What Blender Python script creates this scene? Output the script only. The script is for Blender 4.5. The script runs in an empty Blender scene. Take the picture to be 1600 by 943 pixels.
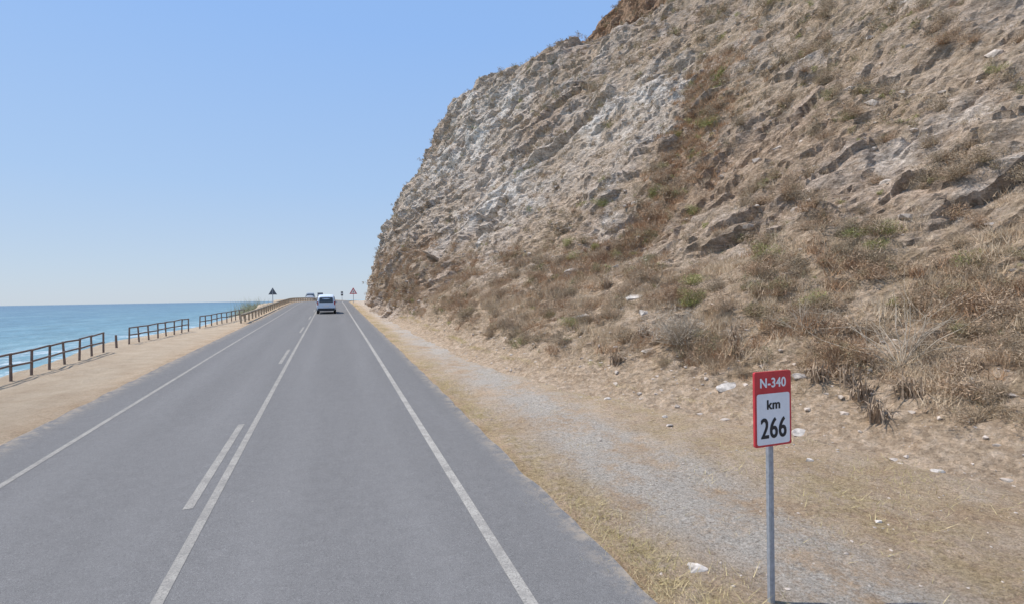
import bpy, bmesh, math, numpy as np, random
from mathutils import Vector, Matrix
from mathutils.bvhtree import BVHTree
random.seed(7); RNG=np.random.default_rng(7)
S=bpy.context.scene
COL=S.collection
# ------------------------------------------------------------------ numpy noise
_P=RNG.permutation(4096)
def _h(i,j,k): return _P[(_P[(_P[i&4095]+j)&4095]+k)&4095]
_G=RNG.normal(size=(4096,3)); _G/=np.linalg.norm(_G,axis=1)[:,None]
def perlin(p):
    p=np.asarray(p,float); f=np.floor(p).astype(int); t=p-f
    w=t*t*t*(t*(t*6-15)+10); out=np.zeros(len(p))
    for a in (0,1):
        for b in (0,1):
            for c in (0,1):
                g=_G[_h(f[:,0]+a,f[:,1]+b,f[:,2]+c)]
                d=t-np.array([a,b,c])
                wt=(w[:,0] if a else 1-w[:,0])*(w[:,1] if b else 1-w[:,1])*(w[:,2] if c else 1-w[:,2])
                out+=wt*(g*d).sum(1)
    return out
def fbm(p,o=4):
    s=0;a=1;q=np.array(p,float)
    for i in range(o):
        s=s+a*perlin(q+17.3*i); q=q*2.03; a*=.5
    return s
def worley(p):
    f=np.floor(p).astype(int); d1=np.full(len(p),9.); pl=np.zeros(len(p))
    for a in(-1,0,1):
        for b in(-1,0,1):
            for c in(-1,0,1):
                h=_h(f[:,0]+a,f[:,1]+b,f[:,2]+c)
                o=np.stack([(h*7%4096)/4096,(h*131%4096)/4096,(h*977%4096)/4096],1)
                dv=p-(f+np.array([a,b,c])+o); d=np.linalg.norm(dv,axis=1)
                m=d<d1; d1=np.where(m,d,d1)
                pl=np.where(m,(dv*_G[h]).sum(1)+(h%97)/97.-.5,pl)
    return d1,pl
def sst(a,b,x): 
    t=np.clip((x-a)/(b-a),0,1); return t*t*(3-2*t)
# ------------------------------------------------------------------ mesh utils
def mkmesh(name,V,F,smooth=True):
    V=np.asarray(V,np.float32);F=np.asarray(F,np.int32)
    m=bpy.data.meshes.new(name); n=F.shape[1]
    m.vertices.add(len(V)); m.vertices.foreach_set('co',V.ravel())
    m.loops.add(F.size); m.loops.foreach_set('vertex_index',F.ravel())
    m.polygons.add(len(F)); m.polygons.foreach_set('loop_start',np.arange(0,F.size,n,dtype=np.int32))
    try: m.polygons.foreach_set('loop_total',np.full(len(F),n,np.int32))
    except Exception: pass
    m.update(calc_edges=True); m.validate()
    m.polygons.foreach_set('use_smooth',np.full(len(m.polygons),bool(smooth)))
    return m
def attr(m,name,vals):
    a=m.attributes.new(name,'FLOAT','POINT'); a.data.foreach_set('value',np.asarray(vals,np.float32))
def link(name,mesh,mat=None,parent=None,loc=None,**k):
    o=bpy.data.objects.new(name,mesh); COL.objects.link(o)
    if mat and mesh and not mesh.materials: mesh.materials.append(mat)
    if parent: o.parent=parent
    if loc is not None: o.location=loc
    for a,b in k.items(): o[a]=b
    return o
def grid(nr,nc):
    i=np.arange(nr-1)[:,None]*nc+np.arange(nc-1)[None,:]
    i=i.ravel(); return np.stack([i,i+1,i+nc+1,i+nc],1)
class MB:
    def __init__(s): s.V=[];s.F=[]
    def box(s,c,sz,rot=None):
        b=len(s.V);M=rot or Matrix.Identity(3)
        for x in(-.5,.5):
            for y in(-.5,.5):
                for z in(-.5,.5): s.V.append(tuple(M@Vector((x*sz[0],y*sz[1],z*sz[2]))+Vector(c)))
        for f in((0,1,3,2),(4,6,7,5),(0,4,5,1),(2,3,7,6),(0,2,6,4),(1,5,7,3)): s.F.append([b+i for i in f])
    def tube(s,p0,p1,r0,r1,n=8,cap=True):
        p0=Vector(p0);p1=Vector(p1);q=(p1-p0).to_track_quat('Z','Y');b=len(s.V)
        for p,r in((p0,r0),(p1,r1)):
            for i in range(n):
                a=2*math.pi*i/n; s.V.append(tuple(p+q@Vector((r*math.cos(a),r*math.sin(a),0))))
        for i in range(n):
            j=(i+1)%n; s.F.append([b+i,b+j,b+n+j,b+n+i])
        if cap: s.F.append([b+i for i in range(n)][::-1]); s.F.append([b+n+i for i in range(n)])
    def prism(s,pts,y0,y1):
        b=len(s.V);n=len(pts)
        for y in(y0,y1):
            for x,z in pts: s.V.append((x,y,z))
        s.F.append([b+i for i in range(n)]); s.F.append([b+n+i for i in range(n)][::-1])
        for i in range(n):
            j=(i+1)%n; s.F.append([b+i,b+n+i,b+n+j,b+j])
    def mesh(s,name,smooth=False,bevel=0):
        m=bpy.data.meshes.new(name); m.from_pydata(s.V,[],s.F); m.update()
        bm=bmesh.new();bm.from_mesh(m)
        if bevel: bmesh.ops.bevel(bm,geom=bm.edges[:],offset=bevel,segments=2,affect='EDGES',clamp_overlap=True)
        bmesh.ops.recalc_face_normals(bm,faces=bm.faces[:]); bm.to_mesh(m);bm.free()
        for p in m.polygons: p.use_smooth=smooth
        return m
# ------------------------------------------------------------------ materials
class NT:
    def __init__(s,name,rough=.9,spec=.2):
        s.m=bpy.data.materials.new(name); s.m.use_nodes=True; s.t=s.m.node_tree; s.n=s.t.nodes
        s.b=s.n['Principled BSDF']; s.b.inputs['Roughness'].default_value=rough
        s.b.inputs['Specular IOR Level'].default_value=spec
        s.geo=s.n.new('ShaderNodeNewGeometry')
    def L(s,a,b): s.t.links.new(a,b)
    def pos(s,scale=(1,1,1),rot=(0,0,0)):
        mp=s.n.new('ShaderNodeMapping'); s.L(s.geo.outputs['Position'],mp.inputs[0])
        mp.inputs['Scale'].default_value=scale; mp.inputs['Rotation'].default_value=rot; return mp.outputs[0]
    def noise(s,sc,det=5,rough=.6,v=None,dist=0):
        n=s.n.new('ShaderNodeTexNoise'); n.inputs['Scale'].default_value=sc; n.inputs['Detail'].default_value=det
        n.inputs['Roughness'].default_value=rough; n.inputs['Distortion'].default_value=dist
        s.L(v or s.geo.outputs['Position'],n.inputs['Vector']); return n.outputs['Fac']
    def vor(s,sc,v=None,feat='F1',out='Distance'):
        n=s.n.new('ShaderNodeTexVoronoi'); n.feature=feat; n.inputs['Scale'].default_value=sc
        s.L(v or s.geo.outputs['Position'],n.inputs['Vector']); return n.outputs[out]
    def ramp(s,f,stops):
        r=s.n.new('ShaderNodeValToRGB'); e=r.color_ramp.elements
        while len(e)<len(stops): e.new(.5)
        for k,(p,c) in enumerate(stops):
            if not isinstance(c,tuple): c=(c,c,c)
            e[k].position=p; e[k].color=(*c,1)
        s.L(f,r.inputs[0]); return r.outputs[0]
    def mix(s,f,a,b,mode='MIX'):
        n=s.n.new('ShaderNodeMix'); n.data_type='RGBA'; n.blend_type=mode
        for sock,v in((n.inputs[0],f),(n.inputs[6],a),(n.inputs[7],b)):
            if hasattr(v,'links'): s.L(v,sock)
            elif isinstance(v,tuple): sock.default_value=(*v,1)
            else: sock.default_value=v
        return n.outputs[2]
    def math(s,op,a,b=0.,clamp=False):
        n=s.n.new('ShaderNodeMath'); n.operation=op; n.use_clamp=clamp
        for sock,v in((n.inputs[0],a),(n.inputs[1],b)):
            if hasattr(v,'links'): s.L(v,sock)
            else: sock.default_value=v
        return n.outputs[0]
    def at(s,name):
        n=s.n.new('ShaderNodeAttribute'); n.attribute_name=name; return n.outputs['Fac']
    def bump(s,h,st=.5,d=.1,prev=None):
        n=s.n.new('ShaderNodeBump'); n.inputs['Strength'].default_value=st; n.inputs['Distance'].default_value=d
        s.L(h,n.inputs['Height'])
        if prev: s.L(prev,n.inputs['Normal'])
        return n.outputs[0]
    def frag(s,sc,v,lo,hi):
        col=s.vor(sc,v,'F1','Color'); q=s.n.new('ShaderNodeSeparateColor'); s.L(col,q.inputs[0])
        return s.ramp(q.outputs[0],[(0.,lo),(1.,hi)])
    def done(s,col,nrm=None):
        if isinstance(col,tuple): s.b.inputs['Base Color'].default_value=(*col,1)
        else: s.L(col,s.b.inputs['Base Color'])
        if nrm: s.L(nrm,s.b.inputs['Normal'])
        return s.m
def plain(name,c,rough=.6,spec=.3,var=.12,sc=6,metal=0):
    t=NT(name,rough,spec); f=t.noise(sc,6,.7)
    c0=tuple(x*(1-var*1.6) for x in c); c1=tuple(min(1,x*(1+var)) for x in c)
    t.b.inputs['Metallic'].default_value=metal
    return t.done(t.ramp(f,[(.3,c0),(.7,c1)]))
DIRT=[(.3,(.42,.28,.165)),(.5,(.545,.39,.255)),(.7,(.66,.51,.37))]
# cliff rock
t=NT('rock_soil',.95,.05)
st=t.pos((1,1,3.6),(.55,.35,.3))
big=t.noise(.22,6,.65); med=t.noise(1.5,9,.72,st); fin=t.noise(5.5,8,.78); vf=t.noise(24,6,.78); f1=t.noise(1.2,8,.75)
rock=t.ramp(med,[(.34,(.31,.24,.185)),(.45,(.50,.405,.325)),(.55,(.62,.52,.43)),(.66,(.80,.71,.61))])
warm=t.ramp(fin,[(.34,(.31,.215,.14)),(.5,(.52,.39,.275)),(.66,(.71,.57,.44))])
c=t.mix(t.ramp(big,[(.42,0.),(.56,.85)]),rock,warm)
pale=t.ramp(fin,[(.32,(.55,.475,.40)),(.5,(.80,.715,.62)),(.66,(.92,.86,.78))])
c=t.mix(t.math('MULTIPLY',t.at('pale'),t.ramp(med,[(.38,.15),(.48,1.)])),c,pale)
red=t.ramp(fin,[(.3,(.15,.08,.045)),(.5,(.36,.215,.125)),(.7,(.52,.34,.22))])
c=t.mix(t.at('red'),c,red)
c=t.mix(t.at('soil'),c,t.mix(.6,t.ramp(f1,DIRT),t.ramp(fin,[(.34,(.33,.235,.155)),(.5,(.53,.405,.29)),(.66,(.70,.575,.45))])))
vm=t.math('MULTIPLY',t.at('veg'),t.ramp(t.noise(2.1,7,.8),[(.48,0.),(.56,1.)]))
vegc=t.ramp(t.noise(9,5,.7),[(.3,(.15,.11,.065)),(.5,(.30,.225,.135)),(.7,(.44,.335,.21))])
c=t.mix(t.math('MULTIPLY',vm,.7),c,vegc)
st2=t.pos((1,1,2.6),(.6,.3,.1))
c=t.mix(t.at('stone'),c,t.frag(1.3,st2,.84,1.18),'MULTIPLY')
c=t.mix(.8,c,t.frag(6.,st2,.78,1.22),'MULTIPLY')
c=t.mix(.7,c,t.frag(17.,None,.78,1.2),'MULTIPLY')
for sc_k,wd in((.55,.018),(1.5,.025)):
    crk=t.vor(sc_k,t.pos((1,1,3.2),(.7,.35,.1)),'DISTANCE_TO_EDGE'); c=t.mix(t.math('MULTIPLY',t.at('stone'),t.ramp(crk,[(0.,.4),(wd,0.)])),c,(.18,.135,.105))
c=t.mix(.8,c,t.ramp(vf,[(.34,.62),(.52,1.08)]),'MULTIPLY')
vb=t.vor(6.,st2,'F1')
n1=t.bump(med,.7,.6); n2=t.bump(vb,.4,.10,n1); n3=t.bump(fin,.7,.10,n2)
M_rock=t.done(c,n3)
# ground
t=NT('dirt',.97,.05)
f1=t.noise(1.2,8,.75); f2=t.noise(14,8,.8); f3=t.noise(70,4,.75); f4=t.noise(30,5,.8)
dirt=t.ramp(f1,DIRT)
grav=t.ramp(f4,[(.36,(.37,.32,.26)),(.5,(.55,.485,.41)),(.64,(.70,.64,.555))])
gm=t.math('MULTIPLY',t.at('gravel'),t.ramp(t.noise(.9,9,.85),[(.40,.1),(.55,.95)]))
c=t.mix(gm,dirt,grav)
dry=t.ramp(f2,[(.3,(.30,.215,.10)),(.6,(.56,.43,.245))])
c=t.mix(t.math('MULTIPLY',t.at('dry'),t.ramp(t.noise(2.,8,.85),[(.45,0.),(.55,.9)])),c,dry)
sand=t.ramp(f1,[(.3,(.46,.35,.245)),(.7,(.60,.49,.36))])
c=t.mix(t.at('left'),c,sand)
rough=t.math('SUBTRACT',1.,t.math('MULTIPLY',t.at('left'),.6))
c=t.mix(rough,c,t.ramp(f3,[(.34,.55),(.50,1.07)]),'MULTIPLY')
c=t.mix(rough,c,t.ramp(f2,[(.36,.66),(.5,1.)]),'MULTIPLY')
c=t.mix(t.math('MULTIPLY',rough,.7),c,t.frag(50.,None,.72,1.2),'MULTIPLY')
n1=t.bump(f2,.9,.07); n2=t.bump(f3,.8,.02,n1)
M_dirt=t.done(c,n2)
# asphalt
t=NT('asphalt',.9,.12)
sp=t.noise(150,3,.85); sp2=t.noise(38,5,.85); lo=t.noise(.5,5,.6,t.pos((2.2,.25,1))); md=t.noise(6,7,.75)
c=t.ramp(sp,[(.32,(.108,.103,.099)),(.5,(.205,.197,.190)),(.68,(.36,.348,.333))])
c=t.mix(1.,c,t.ramp(lo,[(.3,.90),(.7,1.0)]),'MULTIPLY'); c=t.mix(1.,c,t.ramp(md,[(.3,.86),(.65,1.0)]),'MULTIPLY')
c=t.mix(.7,c,t.ramp(sp2,[(.35,.72),(.6,1.12)]),'MULTIPLY')
c=t.mix(t.math('MULTIPLY',t.at('edge'),t.ramp(t.noise(4,8,.8),[(.44,0.),(.60,.8)])),c,(.40,.33,.25))
c=t.mix(t.math('MULTIPLY',t.at('track'),.12),c,(.28,.27,.26))
spk=t.vor(2.3,None,'F1'); c=t.mix(t.ramp(spk,[(.02,.6),(.035,0.)]),c,(.42,.39,.34))
M_asph=t.done(c,t.bump(sp,.3,.006))
def paint(name,a):
    t=NT(name,.85,.1); f=t.noise(45,6,.85); g=t.noise(3,6,.8)
    c=t.ramp(f,[(.40,(.20,.19,.175)),(.50,(a,a*.93,a*.82)),(.7,(a*1.15,a*1.07,a*.94))])
    c=t.mix(t.ramp(g,[(.42,0.),(.64,.8)]),c,(.24,.225,.205)); return t.done(c)
M_line=paint('worn_line_paint',.45)
M_line2=paint('very_worn_line_paint',.38)
# sea
t=NT('sea_water',.4,.22)
d=t.at('far')
c=t.ramp(d,[(0.,(.25,.37,.365)),(.18,(.165,.295,.32)),(.5,(.105,.205,.26)),(1.,(.08,.15,.22))])
pn=t.noise(.03,5,.6,t.pos((1,.35,1)))
c=t.mix(t.ramp(pn,[(.45,0.),(.65,.45)]),c,(.20,.33,.35))
wv=t.noise(.55,6,.65,t.pos((1,.4,1),(0,0,.3)))
wv2=t.noise(.12,7,.75,t.pos((1,.3,1),(0,0,.25)))
fo=t.math('MULTIPLY',t.at('foam'),t.ramp(t.noise(.28,8,.8,t.pos((1,.3,1))),[(.5,0.),(.6,.9)]))
c=t.mix(1.,c,t.ramp(wv2,[(.4,.78),(.6,1.15)]),'MULTIPLY')
c=t.mix(fo,c,(.70,.74,.75))
c=t.mix(t.ramp(wv,[(.56,0.),(.67,.3)]),c,(.50,.59,.62))
M_sea=t.done(c,t.bump(wv,.6,.5))
def timber(name,a,b):
    t=NT(name,.8,.2); f=t.noise(9,7,.75,t.pos((1,.2,1))); return t.done(t.ramp(f,[(.3,a),(.7,b)]),t.bump(f,.4,.01))
M_dark=timber('weathered_dark_timber',(.13,.095,.08),(.27,.20,.165))
M_pale=timber('pale_timber',(.30,.24,.17),(.50,.42,.31))
M_galv=plain('galvanised_steel',(.36,.38,.41),.5,.4,.2,20,.2)
M_red=plain('sign_red_paint',(.58,.045,.055),.4,.4,.1,12)
M_white=plain('sign_white_paint',(.82,.80,.80),.45,.3,.05,10)
M_black=plain('sign_black_paint',(.03,.03,.032),.5,.3,.1)
M_greyb=plain('sign_grey_back',(.13,.14,.16),.5,.3,.1)
M_carp=plain('silver_car_paint',(.68,.75,.84),.35,.5,.03,4)
M_card=plain('grey_car_paint',(.30,.32,.35),.3,.5,.03,4)
M_glass=plain('dark_window_glass',(.045,.06,.075),.12,.5,.05)
M_tyre=plain('tyre_rubber',(.02,.02,.02),.85,.2,.1)
M_tail=plain('tail_lamp_red',(.42,.02,.02),.25,.5,.05)
M_plast=plain('black_bumper_plastic',(.05,.05,.055),.6,.3,.1)
M_rim=plain('alloy_rim',(.45,.46,.48),.35,.5,.05,5,.5)
def vegmat(name,stops,sc=.9):
    t=NT(name,.9,.03); f=t.noise(sc,4,.7); g=t.noise(30,3,.7)
    c=t.mix(1.,t.ramp(f,stops),t.ramp(g,[(.3,.65),(.65,1.25)]),'MULTIPLY'); return t.done(c)
M_shrub=vegmat('grey_brown_scrub',[(.34,(.27,.225,.15)),(.45,(.38,.30,.21)),(.55,(.40,.30,.20)),(.64,(.26,.25,.12))])
M_green=vegmat('green_scrub',[(.35,(.26,.27,.10)),(.65,(.40,.38,.16))])
M_brush=vegmat('dry_brown_brush',[(.36,(.38,.28,.19)),(.48,(.50,.38,.265)),(.56,(.42,.28,.18)),(.66,(.32,.27,.16))])
M_grass=vegmat('dry_grass_blades',[(.35,(.50,.37,.24)),(.5,(.66,.53,.37)),(.65,(.50,.35,.22))],.7)
M_redg=vegmat('russet_grass',[(.35,(.40,.24,.14)),(.65,(.53,.35,.21))],.7)
M_weed=vegmat('verge_weeds',[(.35,(.50,.42,.19)),(.6,(.68,.55,.32))],.7)
M_twig=plain('dead_twig',(.52,.44,.34),.9,.1,.25,8)
M_agave=plain('withered_agave',(.40,.30,.21),.9,.1,.35,9)
M_reed=plain('reed_leaves',(.46,.46,.31),.9,.1,.3,3)
M_stone=plain('pale_stone',(.54,.46,.385),.95,.05,.35,7)
M_white_rock=plain('pale_limestone',(.58,.52,.455),.95,.05,.4,7)
# ------------------------------------------------------------------ ground functions
_ky=np.array([-60,0,25,51,75,92,108,125,160,230.]); _kz=np.array([-1.98,0,.80,1.52,2.27,2.65,2.78,2.6,1.6,0.])
_yy=np.linspace(-60,230,2901); _zz=np.interp(_yy,_ky,_kz)
_k=np.hanning(161);_k/=_k.sum(); _zs=np.convolve(np.pad(_zz,80,mode='edge'),_k,'valid')
_zs=np.where(_yy<-50,_zz,_zs)
def rz(y): return np.interp(y,_yy,_zs)
def off(y): 
    y=np.asarray(y,float); return np.where(y>88,(y-88)**2/220.,0.)
_bx=np.array([-30,-10,4,7,12.6,18.7,28,40,75,82,88,100,140,230.]); _bv=np.array([9.5,9,8.0,7.4,5.4,4.5,4.2,4.0,4.4,4.8,6.5,15,52,130.])
def Xb(y): return np.interp(y,_bx,_bv)
def land(x,y):
    x=np.asarray(x,float);y=np.asarray(y,float); c=x-off(y); z=rz(y)-.015
    onroad=sst(-6.0,-5.55,c)*(1-sst(2.6,3.0,c))
    p=np.stack([x*.8,y*.8,0*x],-1).reshape(-1,3)
    n=(fbm(p,4)*.07+fbm(p*5,3)*.025).reshape(x.shape)
    z=z+(1-onroad)*(n-.02)-onroad*.045
    z=z+.10*sst(4.5,8,c)*(1-onroad)
    e=-10.4+.4*np.sin(y*.35)+2.6*sst(30,55,y)
    dd=np.clip(e-c,0,None); z=z-np.minimum(dd*.8,16)
    z=z+.55*sst(48,62,y)*sst(-6.7,-7.3,c)*(dd<=0)
    return z
def land1(x,y): return float(land(np.array([x]),np.array([y]))[0])
def axis(a,b,f):
    r=[a]
    while r[-1]<b: r.append(r[-1]+f(r[-1]))
    return np.array(r)
# ------------------------------------------------------------------ ground sheet
ys=axis(-25,225,lambda y:.12+.012*abs(y)); cs=np.concatenate([axis(-45,-11,lambda x:1.),axis(-10.9,11,lambda x:.13),axis(11.6,60,lambda x:2.)])
Y,Cc=np.meshgrid(ys,cs,indexing='ij'); X=Cc+off(Y); Z=land(X,Y)
m=mkmesh('ground',np.stack([X,Y,Z],-1).reshape(-1,3),grid(len(ys),len(cs)))
c=Cc.ravel(); y=Y.ravel()
nn=fbm(np.stack([c*.5,y*.22,0*c+3],-1),3)
attr(m,'left',1-sst(-7,-5,c)); attr(m,'gravel',np.exp(-((c-4.5-.8*nn)/.85)**2)+.3*(c>3))
attr(m,'dry',np.exp(-((c-3.05)/.45)**2)*.95+np.exp(-((c-6.2-.8*nn)/.7)**2)*.6+sst(5.2,7,c)*.3)
link('ground',m,M_dirt,kind='structure')
# road
ysr=axis(-25,200,lambda y:.15+.012*abs(y))
def strip(name,x0,x1,y0,y1,lift,mat,n=2,wob=0):
    yv=ysr[(ysr>y0)&(ysr<y1)]; yv=np.concatenate([[y0],yv,[y1]]); cv=np.linspace(x0,x1,n)
    Yr,Cr=np.meshgrid(yv,cv,indexing='ij'); Xr=Cr+off(Yr)
    if wob:
        e=fbm(np.stack([Yr.ravel()*1.3,Cr.ravel(),0*Cr.ravel()],-1),4).reshape(Cr.shape)*wob
        Xr=Xr+e*((Cr==x0)|(Cr==x1))
    mm=mkmesh(name,np.stack([Xr,Yr,rz(Yr)+lift],-1).reshape(-1,3),grid(len(yv),n)); return mm,Cr.ravel()
m,c=strip('road',-5.7,2.72,-25,190,0,M_asph,61,.08)
attr(m,'edge',1-sst(-5.7,-5.2,c)+sst(2.45,2.72,c))
attr(m,'track',sum(np.exp(-((c-q)/.35)**2) for q in(-.75,.95,-3.9,-2.3)))
link('road',m,M_asph,kind='structure')
for nm,a,b,lift,mt in(('edge_line',1.585,1.705,.004,M_line),('edge_line',-4.61,-4.51,.004,M_line2),('centre_line',-1.605,-1.495,.004,M_line2)):
    m,_=strip(nm,a,b,-20,170,lift,mt); link('road_'+nm,m,mt,kind='structure')
for k in range(-1,7):
    m,_=strip('lane_dash',-1.86,-1.74,7.6+12.6*k,11.8+12.6*k,.004,M_line2); link('road_lane_dash',m,M_line2,kind='structure')
# sea
SEA=-8.
r=np.concatenate([axis(5,400,lambda x:4+.02*x),np.geomspace(450,40000,40)]); a=np.linspace(0,2*math.pi,145)
R,A=np.meshgrid(r,a,indexing='ij'); X=R*np.cos(A)-10;Y=R*np.sin(A)+20
m=mkmesh('sea',np.stack([X,Y,0*X+SEA],-1).reshape(-1,3),grid(len(r),145)[:,::-1])
dd=np.clip(-10-X.ravel(),0,None)
attr(m,'far',np.clip(np.log10(1+dd/30)/1.7,0,1)); attr(m,'foam',(1-sst(35,80,dd)))
link('sea',m,M_sea,kind='structure')
# ------------------------------------------------------------------ cliff
PA=np.array([(0,-.12),(.8,.15),(1.6,.75),(2.8,1.6),(4.6,2.7),(7,4.5),(10,7.2),(16,13),(26,22.5),(45,39),(80,68),(110,82)])
PB=np.array([(0,-.3),(.5,1.2),(.9,3.2),(2.4,7.9),(4.9,13.7),(8.7,20),(12.2,27.8),(15.2,30.4),(23,31.0),(30.6,32.4),(35.0,38),(40.6,48),(55,62),(100,82)])
Ls=axis(0,112,lambda l:.07+.006*l)
def resamp(P):
    L=np.concatenate([[0],np.cumsum(np.hypot(*np.diff(P,axis=0).T))])
    return np.stack([np.interp(Ls,L,P[:,0]),np.interp(Ls,L,P[:,1])],1)
RA,RB=resamp(PA),resamp(PB)
yc=axis(-8,150,lambda y:.07+.0021*max(y,0))
w=sst(12,76,yc)[:,None]
Sx=RA[None,:,0]*(1-w)+RB[None,:,0]*w; Sz=RA[None,:,1]*(1-w)+RB[None,:,1]*w
Yc=np.repeat(yc[:,None],len(Ls),1); Xc=Xb(Yc)+Sx; Zc=rz(Yc)+Sz
V=np.stack([Xc,Yc,Zc],-1)
du=np.gradient(V,axis=0);dv=np.gradient(V,axis=1); N=np.cross(dv,du); N/=np.linalg.norm(N,axis=2)[...,None]+1e-9
if N[10,200,2]<0: N=-N
p=V.reshape(-1,3); LL=np.repeat(Ls[None,:],len(yc),0).ravel(); yf=Yc.ravel(); wf=np.repeat(w,len(Ls),1).ravel()
th=.55; q=p@np.array([[1,0,0],[0,math.cos(th),-math.sin(th)],[0,math.sin(th),math.cos(th)]]).T*np.array([1,.8,2.2])
tap=sst(.3,5,LL); cl=sst(4.5,10,LL+wf*14+2.5*fbm(p/4+3,3))
wp3=q+fbm(p/2.,4)[:,None]*.9
_,pl1=worley(wp3/5.); _,pl2=worley(wp3/1.5+5); _,pl3=worley(q/.5)
outc=sst(-.12,.25,fbm(p/4.5+41,4)+.45*sst(.1,.5,wf)-.05)
disp=tap*(fbm(p/13,4)*1.7*cl+fbm(p/4,4)*.5)+cl*outc*(pl1*(.38+.34*wf)+pl2*(.27+.13*wf))+cl*(1-outc)*.12*pl2+fbm(p/.7,4)*.11*sst(0,1,LL)
disp+=np.abs(fbm(q/5+9,5))*.65*cl-.2*cl+fbm(q/1.6+3,4)*.13*cl
disp+=pl3*.09*sst(.8,2.5,LL)*(1-.35*outc*cl)
topw=sst(31,36,p[:,2])*(1-sst(38,50,p[:,2]))*(wf>.3)
disp+=topw*(pl1*.7)
disp*=1-.45*sst(.8,1,wf)*(LL<3)
V=(p+N.reshape(-1,3)*disp[:,None]).reshape(V.shape)
NR,NCc=V.shape[:2]; FG=grid(NR,NCc)
m=mkmesh('hill',V.reshape(-1,3),FG[:,::-1],False)
P=V.reshape(-1,3)
BV=BVHTree.FromPolygons([tuple(x) for x in P],FG.tolist())
def surf(x,y):
    h=BV.ray_cast(Vector((x,y,90)),Vector((0,0,-1)))[0]; g=land1(x,y)
    return max(g,h.z) if h is not None else g
def near(c,r): return np.exp(-(((P-np.array(c))/r)**2).sum(1))
lown=fbm(P/7+5,4)
gully=np.zeros(len(P))
for a_,b_ in(((20.5,23,14.5),(18.5,21.9,11.6)),((18.5,21.9,11.6),(15.8,20.0,6.8)),((15.8,20,6.8),(10.4,20.9,3.8))):
    a_=np.array(a_);b_=np.array(b_); tt=np.clip(((P-a_)@(b_-a_))/((b_-a_)@(b_-a_)),0,1); dd=np.linalg.norm(P-(a_+tt[:,None]*(b_-a_)),axis=1)
    gully=np.maximum(gully,np.exp(-(dd/1.5)**2))
gully*=.5+.5*sst(-.2,.2,fbm(P/1.3+12,3))
soil=np.clip((1-cl)*1.+.6*sst(-.1,.4,lown)*(1-wf)*(1-outc)+.35*(1-outc),0,1)
pale=1.2*near((12.9,57.7,20),(9,11,7))+1.1*near((18,28.6,14.5),(5,5.5,3.5))+1.1*near((12.4,37.8,11),(4,7,4))+near((15.4,10.6,5.8),1.3)+near((16.8,9.3,6.8),1.1)+.6*sst(.05,.4,fbm(P/7+31,4))*outc
pale=np.clip(pale,0,1)*cl*(1-gully)*(.5+.6*sst(-.2,.2,fbm(P/2.5+8,3)))
red=sst(.05,.4,fbm(P/10+77,3))*.3*cl+sst(31,37,P[:,2]+5*lown)*.85*(wf>.25)+gully*.45
pale*=1-sst(31,37,P[:,2]+5*lown)*(wf>.25)
veg=np.clip(.5+.9*lown,0,1)*(1-.85*np.clip(pale,0,1))*(1-.45*wf)*(1-.45*outc)
veg=np.clip(veg+(1-cl)*.3+gully*.7,0,1)*sst(.5,2.5,LL)
attr(m,'soil',soil);attr(m,'pale',pale);attr(m,'red',np.clip(red,0,1));attr(m,'veg',veg);attr(m,'stone',cl*(.3+.7*outc))
link('hill',m,M_rock,kind='structure')
# ------------------------------------------------------------------ camera
th=math.radians(19.4)
cam=bpy.data.objects.new('camera',bpy.data.cameras.new('camera')); COL.objects.link(cam); S.camera=cam
cam.data.lens=18; cam.data.sensor_width=36; cam.data.clip_end=60000; cam.data.clip_start=.05
Fw=Vector((math.sin(th),math.cos(th),0)); pitch=-math.radians(.54); Rt=Vector((math.cos(th),-math.sin(th),0))
fw=Fw*math.cos(pitch)+Vector((0,0,1))*math.sin(pitch); up=Rt.cross(fw)
R=Matrix((Rt,up,-fw)).transposed()@Matrix.Rotation(-math.radians(.95),3,'Z')
cam.matrix_world=Matrix.Translation((0,0,2.9))@R.to_4x4()
def infr(P):
    a=P[:,0]*Rt.x+P[:,1]*Rt.y; d=P[:,0]*Fw.x+P[:,1]*Fw.y
    return (d>1)&(np.abs(a)<1.08*d)&((P[:,2]-2.9)<.64*d)
# ------------------------------------------------------------------ vegetation
def leafcloud(n,leaf,R=1.,flat=.7,rng=RNG,twigs=0,lump=5,slim=.45):
    cen=rng.normal(size=(lump,3))*np.array([.45,.45,.28])*R; cen[:,2]=np.abs(cen[:,2])+.25*R
    k=rng.integers(0,lump,n); d=rng.normal(size=(n,3)); d/=np.linalg.norm(d,axis=1)[:,None]
    rad=(rng.random(n)**.4)[:,None]*.5*R
    p=cen[k]+d*rad*np.array([1,1,flat]); p[:,2]=np.abs(p[:,2])
    a=rng.normal(size=(n,3)); a/=np.linalg.norm(a,axis=1)[:,None]; a=a*.6+d*.8; b=np.cross(a,rng.normal(size=(n,3))); b/=np.linalg.norm(b,axis=1)[:,None]
    s=leaf*(.5+rng.random(n))[:,None]
    Vv=np.stack([p-a*s,p+b*s*slim,p+a*s],1).reshape(-1,3)
    if twigs:
        d=rng.normal(size=(twigs,3)); d[:,2]=np.abs(d[:,2])*1.1+.15; d/=np.linalg.norm(d,axis=1)[:,None]
        L=(.6+.5*rng.random(twigs))[:,None]*R; b=np.cross(d,rng.normal(size=(twigs,3))); b/=np.linalg.norm(b,axis=1)[:,None]
        o=rng.normal(size=(twigs,3))*.15*R; o[:,2]=0
        Vv=np.concatenate([Vv,np.stack([o-b*.012,o+b*.012,o+d*L],1).reshape(-1,3)])
    return Vv
def tri(n): return np.arange(n).reshape(-1,3)
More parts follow.
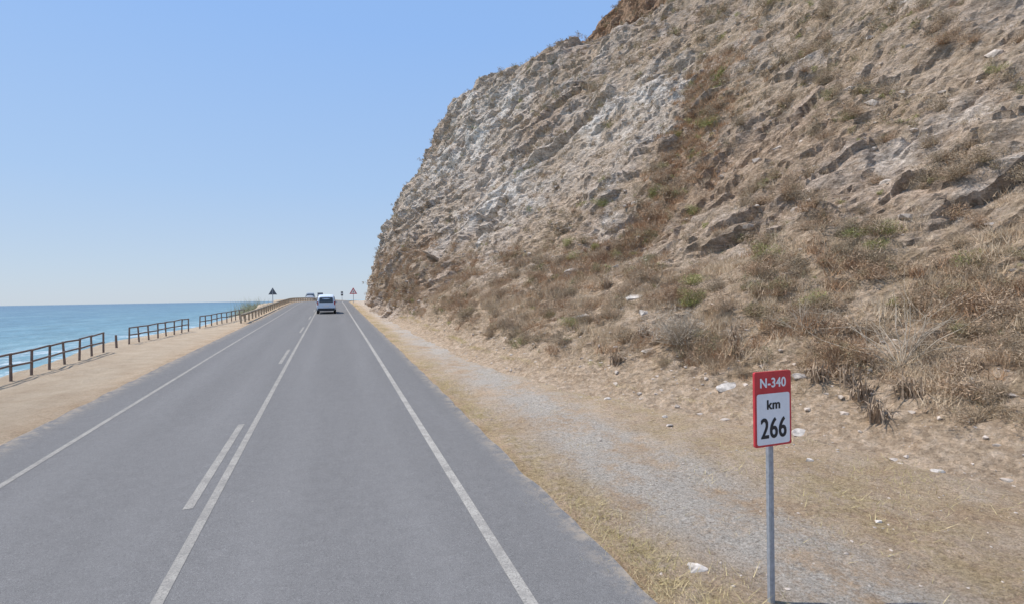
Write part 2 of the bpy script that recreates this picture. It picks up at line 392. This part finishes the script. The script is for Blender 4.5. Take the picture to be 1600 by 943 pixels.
def tuft(n,h,rng=RNG,spread=.25,bw=.006,sp=.42):
    d=rng.normal(size=(n,3))*sp; d[:,2]=1; L=(h*(.4+.7*rng.random(n)))[:,None]; o=rng.normal(size=(n,3))*spread*.4; o[:,2]=-.03
    an=rng.random(n)*6.28; b=np.stack([np.cos(an),np.sin(an),0*an],1)*bw
    return np.stack([o-b,o+b,o+d*L],1).reshape(-1,3)
def scatter(protos,pos,sc,rng=RNG):
    out=[];k=rng.integers(0,len(protos),len(pos))
    for i in range(len(pos)):
        a=rng.random()*6.28;ca,sa=math.cos(a),math.sin(a); v=protos[k[i]]*sc[i]
        out.append(np.stack([v[:,0]*ca-v[:,1]*sa,v[:,0]*sa+v[:,1]*ca,v[:,2]],1)+pos[i])
    return np.concatenate(out)
ar=np.zeros(V.shape[:2]); ar[:-1,:-1]=np.linalg.norm(np.cross(V[1:,:-1]-V[:-1,:-1],V[:-1,1:]-V[:-1,:-1]),axis=2)
ar=ar.ravel(); vis=infr(P)
dist=np.linalg.norm(P-np.array([0,0,2.9]),axis=1)
def pick(n,wt):
    wt=wt*ar*vis; return RNG.choice(len(P),n,p=wt/wt.sum(),replace=False)
clump=sst(-.12,.3,fbm(P/2.2+50,3))
ids=pick(5800,((.12+clump)*(.15+veg)+gully*.8)*(LL>1.6)*(1-.55*wf)*(LL<80)/(1+dist/60))
sc=(.11+.32*RNG.random(len(ids))**1.8)*(1+.008*dist[ids])
key=sc/dist[ids]; order=np.argsort(-key); big=order[:285]; rest=order[285:]
hiP=[leafcloud(1100,.055,1.,.7,RNG,120) for _ in range(7)]
loP=[leafcloud(120,.15,1.,.7,RNG,18,4) for _ in range(10)]
grn=((RNG.random(len(ids))<.10)&(fbm(P[ids]/3+60,2)>-.1))|((gully[ids]>.3)&(RNG.random(len(ids))<.25))
hm=[mkmesh('shrub',v,tri(len(v)),False) for v in hiP]
hb=[mm.copy() for mm in hm]; hg=[mm.copy() for mm in hm]
for a_,b_ in((hm,M_shrub),(hb,M_brush),(hg,M_green)):
    for mm in a_: mm.materials.append(b_)
for i in big:
    q=P[ids[i]]; g=bool(grn[i])
    o=link('shrub',random.choice(hg if g else random.choice((hm,hm,hb))),None,None,(q[0],q[1],q[2]-.04))
    o.scale=(sc[i],)*3; o.rotation_euler=(0,0,random.random()*6.28)
    o['label']='small olive green shrub growing on the rocky hillside' if g else 'dry grey-brown scrub bush on the rocky hillside'
    o['category']='shrub'; o['group']='shrubs scattered over the hillside'
for q,s_ in(((20.5,17.3),.4),((17.9,9.1),.3),((15.0,20.5),.5),((11.2,4.9),.2),((15.8,21.5),.35)):
    o=link('shrub',hg[0],None,None,(q[0],q[1],surf(*q)-.05)); o.scale=(s_,)*3; o['label']='bright green shrub growing on the rocky hillside';o['category']='shrub';o['group']='shrubs scattered over the hillside'
gr=grn[rest]
v=scatter(loP,P[ids[rest[~gr]]]-np.array([0,0,.04]),sc[rest[~gr]]); link('scrub',mkmesh('scrub',v,tri(len(v)),False),M_shrub,kind='stuff')
v=scatter(loP,P[ids[rest[gr]]]-np.array([0,0,.04]),sc[rest[gr]]*.8); link('green_scrub',mkmesh('green_scrub',v,tri(len(v)),False),M_green,kind='stuff')
band=sst(1.4,3.,LL+.9*fbm(P/2+7,3))*(1-sst(4.5,10,LL+2.5*fbm(P/4+3,3)))*(P[:,1]<70)
patch=sst(.0,.25,fbm(P/1.6+90,3))
bp=[leafcloud(260,.10,1.,.75,RNG,60,4,.25) for _ in range(8)]
ids=pick(2200,(.05+patch)*band+gully*.35*cl+.04*cl*(1-wf)*clump); v=scatter(bp,P[ids]-np.array([0,0,.05]),.14+.38*RNG.random(len(ids))**1.4)
link('dry_brush',mkmesh('dry_brush',v,tri(len(v)),False),M_brush,kind='stuff')
ids=pick(5600,((.03+sst(.0,.35,fbm(P/1.1+190,3)))*band+.04*cl*veg)/(1+(dist/25)**2))
tp=[tuft(30,.31) for _ in range(8)]
v=scatter(tp,P[ids],.4+.8*RNG.random(len(ids))); link('dry_grass',mkmesh('dry_grass',v,tri(len(v)),False),M_grass,kind='stuff')
ids=pick(1900,gully*.8*(LL>2)+.2*band*patch); tp=[tuft(40,.36,bw=.010) for _ in range(6)]
v=scatter(tp,P[ids],.4+.8*RNG.random(len(ids))); link('russet_grass',mkmesh('russet_grass',v,tri(len(v)),False),M_redg,kind='stuff')
n=5200; yy=RNG.random(n)**1.3*75+2.; cc=2.82+np.abs(RNG.normal(size=n))*.3; cc=np.where(RNG.random(n)<.45,3.2+RNG.random(n)**.5*5,cc); cc=np.minimum(cc,Xb(yy)+1.)
keep=fbm(np.stack([cc*.8,yy*.5,0*cc],-1),3)>.02; yy=yy[keep];cc=cc[keep]
pos=np.array([(a_,b_,surf(a_,b_)) for a_,b_ in zip(cc,yy)])
wp=[tuft(18,.10,RNG,.45,.004,.9) for _ in range(6)]
v=scatter(wp,pos,.5+.8*RNG.random(len(pos))); link('verge_weeds',mkmesh('verge_weeds',v,tri(len(v)),False),M_weed,kind='stuff')
# ------------------------------------------------------------------ stones
def rockproto(seed,sub=2,flat=.6):
    bm=bmesh.new(); bmesh.ops.create_icosphere(bm,subdivisions=sub,radius=1); v=np.array([x.co[:] for x in bm.verts]); f=np.array([[q.index for q in x.verts] for x in bm.faces]); bm.free()
    rg=np.random.default_rng(seed)
    for _ in range(11):
        n_=rg.normal(size=3); n_/=np.linalg.norm(n_); h=.38+.35*rg.random(); e=np.clip(v@n_-h,0,None); v=v-e[:,None]*n_
    v=v*(1+.14*perlin(v*2.7+seed))[:,None]*np.array([1.15,.8,flat]); return v,f
pr=[rockproto(i,1) for i in range(10)]
n1=7000; ids=pick(n1,np.exp(-((LL-1.6)/2.6)**2)*(P[:,1]<45)/(1+(dist/15)**2)+.10*cl*(.3+clump)/(1+(dist/40)**2))
n2=4200; yy=2+RNG.random(n2)**1.4*35; cc=3.0+RNG.random(n2)**.7*(Xb(yy)-2.6)
p2=np.array([(a_,b_,surf(a_,b_)) for a_,b_ in zip(cc,yy)])
pos=np.concatenate([P[ids],p2]); sc=np.concatenate([(.018+.105*RNG.random(n1)**5)*(1+1.6*cl[ids]),.008+.032*RNG.random(n2)**6]); pos[:,2]-=.2*sc
VV=[];FF=[];b=0
for i in range(len(pos)):
    v,f=pr[i%10]; a=RNG.random()*6.28;ca,sa=math.cos(a),math.sin(a); q=v*sc[i]; VV.append(np.stack([q[:,0]*ca-q[:,1]*sa,q[:,0]*sa+q[:,1]*ca,q[:,2]],1)+pos[i]); FF.append(f+b); b+=len(v)
link('loose_stones',mkmesh('loose_stones',np.concatenate(VV),np.concatenate(FF),False),M_stone,kind='stuff')
for k,(x,y,s_) in enumerate(((10.3,20.4,.75),(9.2,14.2,.42),(8.2,9.0,.28),(8.0,7.1,.2),(3.47,4.3,.17),(6.3,8.6,.09),(6.6,9.1,.08),(6.1,4.3,.07),(10.9,18,.35),(12.6,26,.5),(9.0,7.9,.18),(7.1,6.1,.08),(8.8,13.1,.3),(7.9,11.6,.2),(11.4,16.4,.35),(5.9,11.6,.08),(6.3,11.0,.11),(8.3,5.0,.12),(13.2,14.0,.35),(8.0,15.5,.25))):
    v,f=rockproto(40+k,3,.55 if k!=4 else .38); v=v*s_
    link('rock',mkmesh('rock',v,f,False),M_white_rock,None,(x,y,surf(x,y)-.05*s_),label='pale angular rock half buried in dirt' if s_<.21 else 'large pale boulder lying on the lower slope',category='rock',group='pale rocks on the verge and bank')
def plantobj(name,v,mat,loc,label,cat,grp=None):
    o=link(name,mkmesh(name,v,tri(len(v)),False),mat,None,loc,label=label,category=cat)
    if grp:o['group']=grp
    return o
def on(x,y,d=.05): return (x,y,surf(x,y)-d)
plantobj('dead_bush',leafcloud(5200,.045,.95,.8,np.random.default_rng(3),600,9,.2),M_twig,on(8.5,11.0,.12),'large rounded dry grey bush on the bank','bush')
plantobj('dead_bush',leafcloud(2600,.045,.55,.8,np.random.default_rng(4),300,7,.2),M_brush,on(9.6,12.8,.1),'rounded dry brown bush on the bank','bush')
plantobj('dead_bush',leafcloud(2600,.045,.55,.8,np.random.default_rng(9),400,7,.2),M_brush,on(9.7,7.6,.1),'rounded dry brown bush on the bank','bush')
def twiggy(seed,h):
    rg=random.Random(seed); b=MB()
    def br(p,d,L,r,k):
        for _ in range(3):
            d=(d+Vector((rg.gauss(0,.16),rg.gauss(0,.16),rg.gauss(-.02,.12)))).normalized(); q=p+d*L/3
            b.tube(p,q,r,r*.8,4,False); p=q; r*=.8
            if k>0 and rg.random()<.9: 
                dd=(d+Vector((rg.gauss(0,.6),rg.gauss(0,.6),rg.gauss(.1,.4)))).normalized(); br(p,dd,L*.6,r*.7,k-1)
    for i in range(15):
        a=rg.random()*6.28; t_=rg.uniform(.25,1.1); br(Vector((0,0,-.05)),Vector((math.cos(a)*math.sin(t_),math.sin(a)*math.sin(t_),math.cos(t_))),h*rg.uniform(.6,1.),.010,2)
    return b.mesh('dead_bush')
link('dead_bush',twiggy(5,1.4),M_twig,None,on(10.0,6.6),label='leafless bleached skeleton bush with spreading twigs on the bank',category='bush')
link('dead_bush',twiggy(8,.8),M_twig,None,on(9.9,8.6),label='leafless bleached skeleton bush with spreading twigs on the bank',category='bush')
def agave(seed,n=60,h=.5):
    rg=np.random.default_rng(seed); out=[]
    for i in range(n):
        a=rg.random()*6.28; o=np.array([rg.normal()*.07,rg.normal()*.07,0]); d=np.array([math.cos(a),math.sin(a),0]); s=np.array([-d[1],d[0],0])*.016; L=h*(.5+.7*rg.random()); lean=rg.random()*1.
        pts=[o,o+np.array([0,0,L*.5])+d*L*.25*lean,o+np.array([0,0,L*(.85-.4*lean)])+d*L*.6*lean,o+np.array([0,0,L*(.95-.8*lean)])+d*L*.9*lean]
        for j in range(3):
            w0=s*(1-.25*j);w1=s*(1-.25*(j+1)) if j<2 else s*.1
            out+=[pts[j]-w0,pts[j]+w0,pts[j+1]+w1,pts[j]-w0,pts[j+1]+w1,pts[j+1]-w1]
    return np.array(out)
for k,q in enumerate(((9.1,6.7),(9.0,7.5),(8.8,6.2),(9.3,7.1),(9.4,6.1),(14.5,19.7),(14.2,20.8),(8.2,12.2),(7.2,12.0),(9.5,16.5),(8.9,9.6),(9.2,9.9))):
    plantobj('agave_plant',agave(k),M_agave,on(*q),'withered brown agave clump on the dry bank','plant','withered agave clumps on the bank')
for k,(x,y,h) in enumerate(((-8.4,66,1.7),(-9.3,66.5,1.9),(-9.6,70,1.7),(-8.3,73,1.3),(-7.9,62,.8),(-8.6,57,.6),(-9.2,60,.8))):
    plantobj('reed_plant',np.concatenate([tuft(220,h,np.random.default_rng(k),1.8,.02,.3),leafcloud(800,.07,h*.6,.8,np.random.default_rng(k),0,6)]),M_reed,(x,y,land1(x,y)),'tall pale green reeds beside the guard rail','plant','reeds beside the guard rail')
# ------------------------------------------------------------------ km sign
sg=bpy.data.objects.new('kilometre_sign',None); COL.objects.link(sg); sx,sy=3.72,3.57; gz=land1(sx,sy)
sg.location=(sx,sy,gz); sg['label']='red and white road kilometre marker sign on a grey steel post'; sg['category']='road sign'
zt=2.20-gz; zb=1.53-gz; zc=(zt+zb)/2; H=zt-zb
b=MB(); b.box((0,.030,(zt-.06-.15)/2),(.055,.045,zt-.06+.15)); link('post',b.mesh('post',bevel=.006),M_galv,sg)
def rrect(wd,ht,r,cz,n=5):
    pts=[]
    for cx,cy,a0 in((wd/2-r,ht/2-r,0),(-wd/2+r,ht/2-r,90),(-wd/2+r,-ht/2+r,180),(wd/2-r,-ht/2+r,270)):
        for i in range(n+1):
            a=math.radians(a0+90*i/n); pts.append((cx+r*math.cos(a),cz+cy+r*math.sin(a)))
    return pts
b=MB(); b.prism(rrect(.42,H,.018,zc),-.018,.004); link('panel',b.mesh('panel'),M_red,sg)
pz=zb+.018+.228; b=MB(); b.prism(rrect(.378,.455,.022,pz),-.021,-.0182); link('white_face',b.mesh('white_face'),M_white,sg)
def text(s,size,x,z,mat,parent,y,bold,wid,name='lettering'):
    cu=bpy.data.curves.new(name,'FONT'); cu.body=s; cu.size=size; cu.align_x='CENTER'; cu.align_y='CENTER'; cu.space_character=1.06
    o=bpy.data.objects.new('tmp',cu); COL.objects.link(o); dg=bpy.context.evaluated_depsgraph_get()
    mm=bpy.data.meshes.new_from_object(o.evaluated_get(dg)); bpy.data.objects.remove(o)
    vs=np.array([v.co[:] for v in mm.vertices]); fs=[list(p_.vertices) for p_ in mm.polygons]; bpy.data.meshes.remove(mm)
    vs[:,0]-=(vs[:,0].max()+vs[:,0].min())/2; vs[:,1]-=(vs[:,1].max()+vs[:,1].min())/2; vs[:,0]*=(wid-2*bold)/(vs[:,0].max()-vs[:,0].min())
    VV=[];FF=[]
    for k in range(9):
        a=k*math.pi/4; dx_,dz_=(bold*math.cos(a),bold*.6*math.sin(a)) if k<8 else (0,0)
        b0=len(VV); VV+= [(v[0]+dx_,-.0002*k,v[1]+dz_) for v in vs]; FF+=[[b0+i for i in f] for f in fs]
    m2=bpy.data.meshes.new(name); m2.from_pydata(VV,[],FF); m2.update(); m2.materials.append(mat)
    return link(name,m2,None,parent,(x,y,z))
text('N-340',.118,0,zt-.10,M_white,sg,-.019,.004,.30)
text('km',.118,0,zb+.375,M_black,sg,-.022,.005,.155)
text('266',.255,0,zb+.165,M_black,sg,-.022,.006,.30)
# ------------------------------------------------------------------ far signs
def trisign(x,y,zb,size,front,label):
    g=land1(x,y); e=bpy.data.objects.new('warning_sign',None); COL.objects.link(e); e.location=(x,y,g)
    e['label']=label; e['category']='road sign'; h=size*.87; z0=zb-g
    s=-1 if front else 1
    b=MB(); b.box((0,-.04*s,(z0+h*.8)/2-.1),(.07,.05,z0+h*.8+.2)); link('post',b.mesh('post'),M_galv,e)
    b=MB(); b.prism([(-size/2,z0),(size/2,z0),(0,z0+h)],-.012,.012); link('panel',b.mesh('panel'),M_red if front else M_greyb,e)
    if front:
        k=.62;cz=z0+h/3; b=MB(); b.prism([(-size/2*k,cz-h/3*k),(size/2*k,cz-h/3*k),(0,cz+h*2/3*k)],-.018,-.0125); link('white_face',b.mesh('white_face'),M_white,e)
        b=MB(); b.box((0,-.022,cz),(.07,.006,h*.26)); link('symbol',b.mesh('symbol'),M_black,e)
trisign(3.15,82,3.75,1.15,True,'triangular red and white warning sign on post beside the cliff')
trisign(-6.9,70,3.68,1.0,False,'grey back of a triangular warning sign beside the guard rail')
def board(x,y,zlo,wd,ht,mat,label):
    g=float(rz(y)); e=bpy.data.objects.new('road_sign',None); COL.objects.link(e); e.location=(x,y,g); e['label']=label; e['category']='road sign'
    b=MB(); b.box((0,.05,(zlo-g)/2+.2),(.08,.06,zlo-g+.6)); link('post',b.mesh('post'),M_galv,e)
    b=MB(); b.box((0,0,zlo-g+ht/2),(wd,.03,ht)); link('panel',b.mesh('panel',bevel=.004),mat,e)
    b=MB(); b.box((0,-.019,zlo-g+ht/2),(wd*.8,.006,ht*.35)); link('white_face',b.mesh('white_face'),M_white,e)
board(-2.3,118,3.6,1.1,.9,M_greyb,'small rectangular road sign at the bend ahead')
board(2.4,131,3.9,.5,1.0,M_black,'narrow dark road sign on a post beyond the bend')
# ------------------------------------------------------------------ fences
def fence(pts,n,h,label):
    e=bpy.data.objects.new('timber_fence',None); COL.objects.link(e); e['label']=label;e['category']='fence'; e['group']='timber fences along the sea edge'
    a=np.array(pts[0]);c=np.array(pts[1]); g=lambda q: land1(q[0],q[1])
    e.location=(a[0],a[1],g(a)); e0=np.array([a[0],a[1],g(a)])
    ps=[]
    for i in range(n):
        q=a+(c-a)*i/(n-1); z=g(q); lx=random.uniform(-.04,.04); ps.append((q[0],q[1],z))
        b=MB(); p0=np.array([q[0],q[1],z-.2])-e0; p1=np.array([q[0]+lx,q[1]+lx,z+h])-e0; b.tube(p0,p1,.040,.036,10); link('post',b.mesh('post'),M_dark,e)
    for hh in(h-.02,h*.55):
        b=MB()
        for i in range(n-1):
            p0=np.array(ps[i])-e0+[.03,0,hh];p1=np.array(ps[i+1])-e0+[.03,0,hh+random.uniform(-.03,.02)]
            b.tube(p0,p1,.034,.034,8)
        link('rail',b.mesh('rail'),M_dark,e)
fence(((-9.3,12),(-9.3,26.6)),14,.85,'weathered grey-brown timber post and rail fence above the sea')
fence(((-9.5,30.2),(-8.5,37.0)),8,.82,'weathered timber fence section on the sandy edge above the sea')
fence(((-8.35,39.2),(-7.2,49.5)),10,.82,'weathered timber fence section before the pale guard rail')
b=MB(); b.tube((0,0,-.15),(-.02,0,.6),.05,.045,10)
link('fence_post',b.mesh('fence_post'),M_dark,None,(-9.45,28.5,land1(-9.45,28.5)),label='lone broken timber fence post standing on sandy edge',category='post')
e=bpy.data.objects.new('guard_rail',None);COL.objects.link(e);e['label']='pale timber-faced guard rail along the seaward road edge';e['category']='guard rail'
yv=np.arange(43,125,2.); e.location=(-6.3,43,float(rz(43))); e0=np.array(e.location[:])
pt=[np.array([-6.35+float(off(y)),y,float(rz(y))])-e0 for y in yv]
b=MB()
for i in range(len(pt)-1): 
    a,c=pt[i]+[0,0,.62],pt[i+1]+[0,0,.62]; b.tube(a,c,.11,.11,8)
link('beam',b.mesh('beam',True),M_pale,e)
for p_ in pt:
    b=MB(); b.box(tuple(p_+np.array([-.1,0,.28])),(.12,.12,.8)); link('post',b.mesh('post'),M_pale,e)
# ------------------------------------------------------------------ car
def car(x,y,yaw,paint_,label):
    e=bpy.data.objects.new('car',None); COL.objects.link(e); e['label']=label; e['category']='car'
    st=[(-2.12,.42,.70,.78,.84,.74,.78,.70),(-2.10,.32,.62,1.0,1.52,.80,.84,.68),(-1.98,.26,.62,1.02,1.76,.84,.86,.70),(-1.2,.24,.62,1.02,1.82,.86,.87,.70),(0,.24,.62,1.0,1.82,.86,.87,.70),(.6,.24,.62,.99,1.64,.86,.87,.66),(1.15,.24,.62,.97,1.15,.86,.86,.62),(1.75,.26,.6,.90,.98,.84,.82,.55),(2.05,.34,.55,.76,.80,.76,.74,.5),(2.14,.42,.52,.60,.62,.6,.6,.4)]
    V=[];F=[]
    for s in st:
        y_,zb_,zm,zbelt,zr,wl,wb,wr=s
        half=[(0,zb_),(wl*.85,zb_),(wl,zb_+.12),(wb+.02,zm),(wb,zbelt),(wr+.03,zr-.07),(wr-.06,zr),(0,zr+.02)]
        ring=half+[(-a,c) for a,c in half[-2:0:-1]]
        V+= [(a,y_,c) for a,c in ring]
    n=14
    for i in range(len(st)-1):
        for j in range(n):
            k=(j+1)%n; F.append([i*n+j,i*n+k,(i+1)*n+k,(i+1)*n+j])
    F.append(list(range(n)));F.append([(len(st)-1)*n+j for j in range(n)][::-1])
    m=bpy.data.meshes.new('body');m.from_pydata(V,[],F);m.update()
    bm=bmesh.new();bm.from_mesh(m);bmesh.ops.recalc_face_normals(bm,faces=bm.faces[:]);bm.to_mesh(m);bm.free()
    for p_ in m.polygons:p_.use_smooth=True
    o=link('body',m,paint_,e); md=o.modifiers.new('s','SUBSURF');md.levels=2;md.render_levels=2
    def quad(nm,pts,mat):
        mm=bpy.data.meshes.new(nm);mm.from_pydata(pts,[],[list(range(len(pts)))]);mm.update(); oo=link(nm,mm,mat,e); s_=oo.modifiers.new('t','SOLIDIFY');s_.thickness=.03;s_.offset=0
    quad('rear_window',[(-.64,-2.12,1.08),(.64,-2.12,1.08),(.59,-2.05,1.58),(-.59,-2.05,1.58)],M_glass)
    quad('windscreen',[(-.68,1.15,1.13),(.68,1.15,1.13),(.58,.66,1.62),(-.58,.66,1.62)],M_glass)
    for s in(-1,1):
        quad('side_window',[(s*.875,-1.8,1.05),(s*.885,.95,1.03),(s*.76,.42,1.60),(s*.75,-1.8,1.62)],M_glass)
        b=MB();b.box((s*.77,-2.09,1.02),(.11,.08,.36));link('tail_lamp',b.mesh('tail_lamp',bevel=.02),M_tail,e)
        b=MB();b.box((s*.62,2.06,.68),(.3,.12,.14));link('headlight',b.mesh('headlight',bevel=.03),M_white,e)
        b=MB();b.box((s*.96,.75,1.05),(.16,.1,.13));link('wing_mirror',b.mesh('wing_mirror',bevel=.03),paint_,e)
        for yy_ in(-1.35,1.35):
            w_=bpy.data.objects.new('wheel',None);COL.objects.link(w_);w_.parent=e;w_.location=(s*.78,yy_,.32)
            b=MB();b.tube((-.11,0,0),(.11,0,0),.32,.32,24);link('tyre',b.mesh('tyre'),M_tyre,w_)
            b=MB();b.tube((-.118,0,0),(.118,0,0),.2,.2,18);link('rim',b.mesh('rim'),M_rim,w_)
    b=MB();b.box((0,-2.13,.44),(1.56,.14,.24));link('bumper',b.mesh('bumper',bevel=.03),M_plast,e)
    b=MB();b.box((0,-2.15,.80),(.52,.03,.12));link('number_plate',b.mesh('number_plate',bevel=.003),M_white,e)
    e.location=(x,y,float(rz(y))); e.rotation_euler=(math.atan(.03)*(1 if abs(yaw)<1 else -1),0,yaw)
car(-.5,55,0,M_carp,'light silver-blue boxy hatchback driving away along the road')
car(-4.3,118,math.pi,M_card,'distant grey car approaching over the crest of the road')
# ------------------------------------------------------------------ light
el=math.radians(60); dx,dy=-.85,.38; ln=math.hypot(dx,dy)
sd=Vector((dx/ln*math.cos(el),dy/ln*math.cos(el),math.sin(el)))
su=bpy.data.lights.new('sun','SUN'); su.energy=4.3; su.angle=math.radians(.6); su.color=(1,.94,.86)
so=bpy.data.objects.new('sun',su); COL.objects.link(so); so.rotation_euler=sd.to_track_quat('Z','Y').to_euler()
W=bpy.data.worlds.new('World'); S.world=W; W.use_nodes=True; nt=W.node_tree; bg=nt.nodes['Background']
sk=nt.nodes.new('ShaderNodeTexSky'); sk.sky_type='NISHITA'; sk.sun_disc=False; sk.sun_elevation=el; sk.sun_rotation=math.atan2(dx,dy)%(2*math.pi)
sk.air_density=1.0; sk.dust_density=.3; sk.ozone_density=2.0; sk.altitude=0
tc=nt.nodes.new('ShaderNodeTexCoord'); sp_=nt.nodes.new('ShaderNodeSeparateXYZ'); nt.links.new(tc.outputs['Generated'],sp_.inputs[0])
cr=nt.nodes.new('ShaderNodeValToRGB'); nt.links.new(sp_.outputs[2],cr.inputs[0])
stops=[(0.,(.55,.64,.75)),(.06,(.51,.63,.79)),(.2,(.41,.59,.87)),(.45,(.31,.52,.92)),(1.,(.22,.43,.86))]
while len(cr.color_ramp.elements)<5: cr.color_ramp.elements.new(.5)
for e_,(p_,c_) in zip(cr.color_ramp.elements,stops): e_.position=p_; e_.color=(*c_,1)
sc_=nt.nodes.new('ShaderNodeVectorMath'); sc_.operation='SCALE'; sc_.inputs['Scale'].default_value=1/.13; nt.links.new(cr.outputs[0],sc_.inputs[0])
mx=nt.nodes.new('ShaderNodeMix'); mx.data_type='RGBA'; mx.inputs[0].default_value=.88; nt.links.new(sk.outputs[0],mx.inputs[6]); nt.links.new(sc_.outputs[0],mx.inputs[7])
nt.links.new(mx.outputs[2],bg.inputs[0]); bg.inputs[1].default_value=.13
S.view_settings.view_transform='Standard'; S.view_settings.look='None'; S.view_settings.exposure=0
